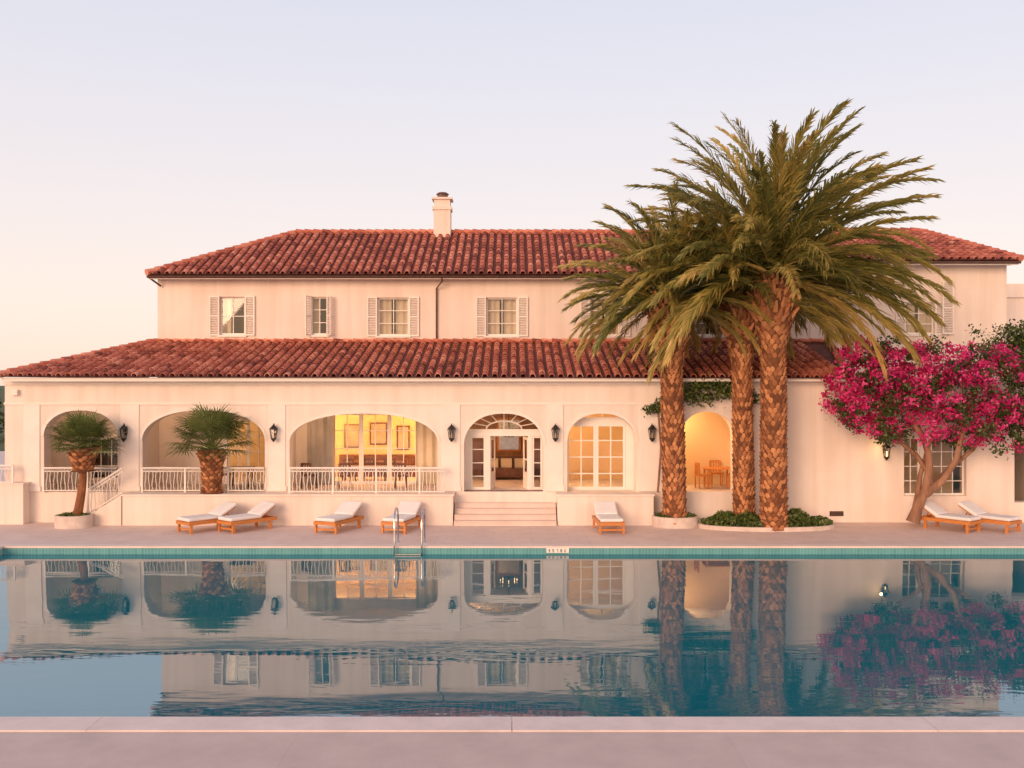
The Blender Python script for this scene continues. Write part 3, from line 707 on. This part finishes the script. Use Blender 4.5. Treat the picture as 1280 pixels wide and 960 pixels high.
ring_planter('palm_planter_bed',PX(957,32.85),32.75,2.32,.95,.14,.12,8000,.58)
ring_planter('palm_planter_bed',PX(845,33),33.1,.80,.62,.36,.12,1200,.2)
ring_planter('palm_planter_bed',PX(93,32.95),32.9,.62,.5,.42,.1,500,.12)

# ================================================= BOUGAINVILLEA
random.seed(5)
e=empty('bougainvillea_tree'); mb=MB(); Db=32.6
def pb(px,py,dy=0): return Vector((PX(px,Db),Db+dy,PZ(py,Db)))
mb.tube([pb(1141,653),pb(1147,635),pb(1158,612,.05),pb(1163,590,.1),pb(1160,565),pb(1150,540),pb(1130,510)],[.24,.17,.15,.14,.12,.1,.05],10)
mb.tube([pb(1157,618),pb(1175,600,-.15),pb(1192,575,-.2),pb(1200,545,-.1),pb(1215,500)],[.15,.13,.11,.09,.05],10)
mb.tube([pb(1170,603,.1),pb(1195,583,.2),pb(1220,562,.2),pb(1245,520)],[.1,.08,.07,.04],8)
mb.tube([pb(1162,590,.1),pb(1150,570,.3),pb(1120,545,.3),pb(1085,510,.2)],[.1,.08,.06,.03],8)
mb.tube([pb(1143,650,.1),pb(1150,620,.2),pb(1154,595,.25),pb(1165,560,.3),pb(1180,510,.2)],[.13,.1,.09,.07,.04],8)
mb.obj('trunk',['bark'],e,True)
mb=MB()
ell=[(1085,478,52,50,.9),(1125,465,62,42,1.1),(1180,470,62,50,1.2),(1235,485,55,62,1.2),(1290,490,55,60,1.2),(1110,515,50,36,.9),(1180,520,60,34,1.1),(1060,500,28,32,.6),(1100,540,28,16,.5),(1240,530,60,32,1.0),(1070,440,20,18,.5)]
sc=Db/F
cl=[]
for (cx,cy_,rx,ry,rd) in ell:
    nC=int(rx*ry/38)
    for i in range(nC):
        v=Vector((random.gauss(0,1),random.gauss(0,1),random.gauss(0,1))).normalized()*(U(.6,1.12) if R()<.85 else U(0,.6))
        cl.append((Vector((PX(cx,Db)+v.x*rx*sc,Db+v.y*rd,PZ(cy_,Db)+v.z*ry*sc)),v))
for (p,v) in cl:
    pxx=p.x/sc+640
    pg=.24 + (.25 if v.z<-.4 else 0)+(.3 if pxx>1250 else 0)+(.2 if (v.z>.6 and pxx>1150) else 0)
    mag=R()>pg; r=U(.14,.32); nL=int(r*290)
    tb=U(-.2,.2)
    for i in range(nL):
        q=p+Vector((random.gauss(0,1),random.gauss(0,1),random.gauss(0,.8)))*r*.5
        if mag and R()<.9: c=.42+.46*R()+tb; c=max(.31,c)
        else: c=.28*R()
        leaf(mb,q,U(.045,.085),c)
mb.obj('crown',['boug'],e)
e=empty('garden_tree'); mb=MB()
for i in range(140):
    c=Vector((PX(1290,36)+random.gauss(0,.9),36+random.gauss(0,.5),PZ(440,36)+random.gauss(0,.6)))
    if c.z>PZ(400,36): c.z-=.7
    for k in range(60): leaf(mb,c+Vector((random.gauss(0,.16),random.gauss(0,.16),random.gauss(0,.13))),U(.05,.09),R()**1.3)
mb.obj('crown',['green'],e)
mb=MB(); mb.tube([(PX(1300,36),36,ztop-.3),(PX(1292,36),36,PZ(440,36))],[.15,.08],8); mb.obj('trunk',['bark'],e)
mb=MB()
for i in range(160):
    c=Vector((-60+U(-22,16),90+U(-5,5),abs(random.gauss(0,1.7))-.3))
    for k in range(30): leaf(mb,c+Vector((random.gauss(0,.6),random.gauss(0,.6),random.gauss(0,.5))),U(.2,.35),R()*.7)
mb.obj('distant_hedge',['green'])
mb=MB(); Dv=33.7
def vine(pts,dens,spread):
    for (a,b) in zip(pts,pts[1:]):
        n=int(math.dist(a,b)*dens)
        for i in range(n):
            t=R(); px=a[0]+(b[0]-a[0])*t; py=a[1]+(b[1]-a[1])*t
            leaf(mb,Vector((PX(px,Dv)+random.gauss(0,spread),Dv+random.gauss(0,.1),PZ(py,Dv)+random.gauss(0,spread))),U(.05,.1),R())
vine([(808,515),(825,505),(850,492),(880,480),(905,484),(925,495)],9,.10); vine([(850,492),(870,500),(905,492)],6,.12); vine([(870,478),(900,476),(945,500)],9,.12)
mb.tube([(PX(822,33.9),33.9,TZ),(PX(826,33.9),33.9,PZ(560,33.9)),(PX(822,33.9),33.9,PZ(508,33.9))],.03,6,1)
mb.obj('climbing_vine',['green','bark'])

# ================================================= SKY / LIGHT / CAMERA
w=bpy.data.worlds.new('World'); scene.world=w; w.use_nodes=True; nt=w.node_tree; L=nt.links.new
bg=nt.nodes['Background']
SE,SR=math.radians(13),math.radians(207)
sky=N(nt,'ShaderNodeTexSky'); sky.sky_type='NISHITA'; sky.sun_disc=False; sky.sun_elevation=SE; sky.sun_rotation=SR
tc=N(nt,'ShaderNodeTexCoord'); sx=N(nt,'ShaderNodeSeparateXYZ'); L(tc.outputs['Generated'],sx.inputs[0])
rf=ramp(nt,[(0,(1.0,.77,.64)),(.08,(1.0,.83,.735)),(.17,(.93,.82,.80)),(.30,(.81,.78,.84)),(.45,(.68,.71,.83)),(1,(.30,.38,.60))])
rb=ramp(nt,[(0,(1.45,.85,.54)),(.2,(1.4,.95,.70)),(.5,(.97,.77,.71)),(1,(.34,.40,.58))])
L(sx.outputs['Z'],rf.inputs[0]); L(sx.outputs['Z'],rb.inputs[0])
mr=N(nt,'ShaderNodeMapRange'); mr.inputs['From Min'].default_value=.3; mr.inputs['From Max'].default_value=-.6; L(sx.outputs['Y'],mr.inputs['Value'])
mx=N(nt,'ShaderNodeMix',data_type='RGBA'); L(mr.outputs[0],mx.inputs[0]); L(rf.outputs[0],mx.inputs[6]); L(rb.outputs[0],mx.inputs[7])
sc_=N(nt,'ShaderNodeVectorMath',operation='SCALE'); sc_.inputs['Scale'].default_value=.02; L(sky.outputs[0],sc_.inputs[0])
ad=N(nt,'ShaderNodeVectorMath',operation='ADD'); L(sc_.outputs[0],ad.inputs[0]); L(mx.outputs[2],ad.inputs[1])
L(ad.outputs[0],bg.inputs['Color']); bg.inputs['Strength'].default_value=.95
sd=Vector((math.sin(SR)*math.cos(SE),math.cos(SR)*math.cos(SE),math.sin(SE)))
l=bpy.data.lights.new('sun','SUN'); l.energy=2.35; l.angle=math.radians(28); l.color=(1,.62,.39)
o=bpy.data.objects.new('sun',l); o.rotation_euler=sd.to_track_quat('Z','Y').to_euler(); scene.collection.objects.link(o)
cam=bpy.data.cameras.new('camera'); cam.lens=F/1280*36; cam.sensor_width=36; cam.clip_end=8000
o=bpy.data.objects.new('camera',cam); o.location=(0,0,HC); o.rotation_euler=(math.pi/2,0,0); scene.collection.objects.link(o); scene.camera=o
scene.view_settings.view_transform='Standard'; scene.view_settings.look='None'; scene.view_settings.exposure=0
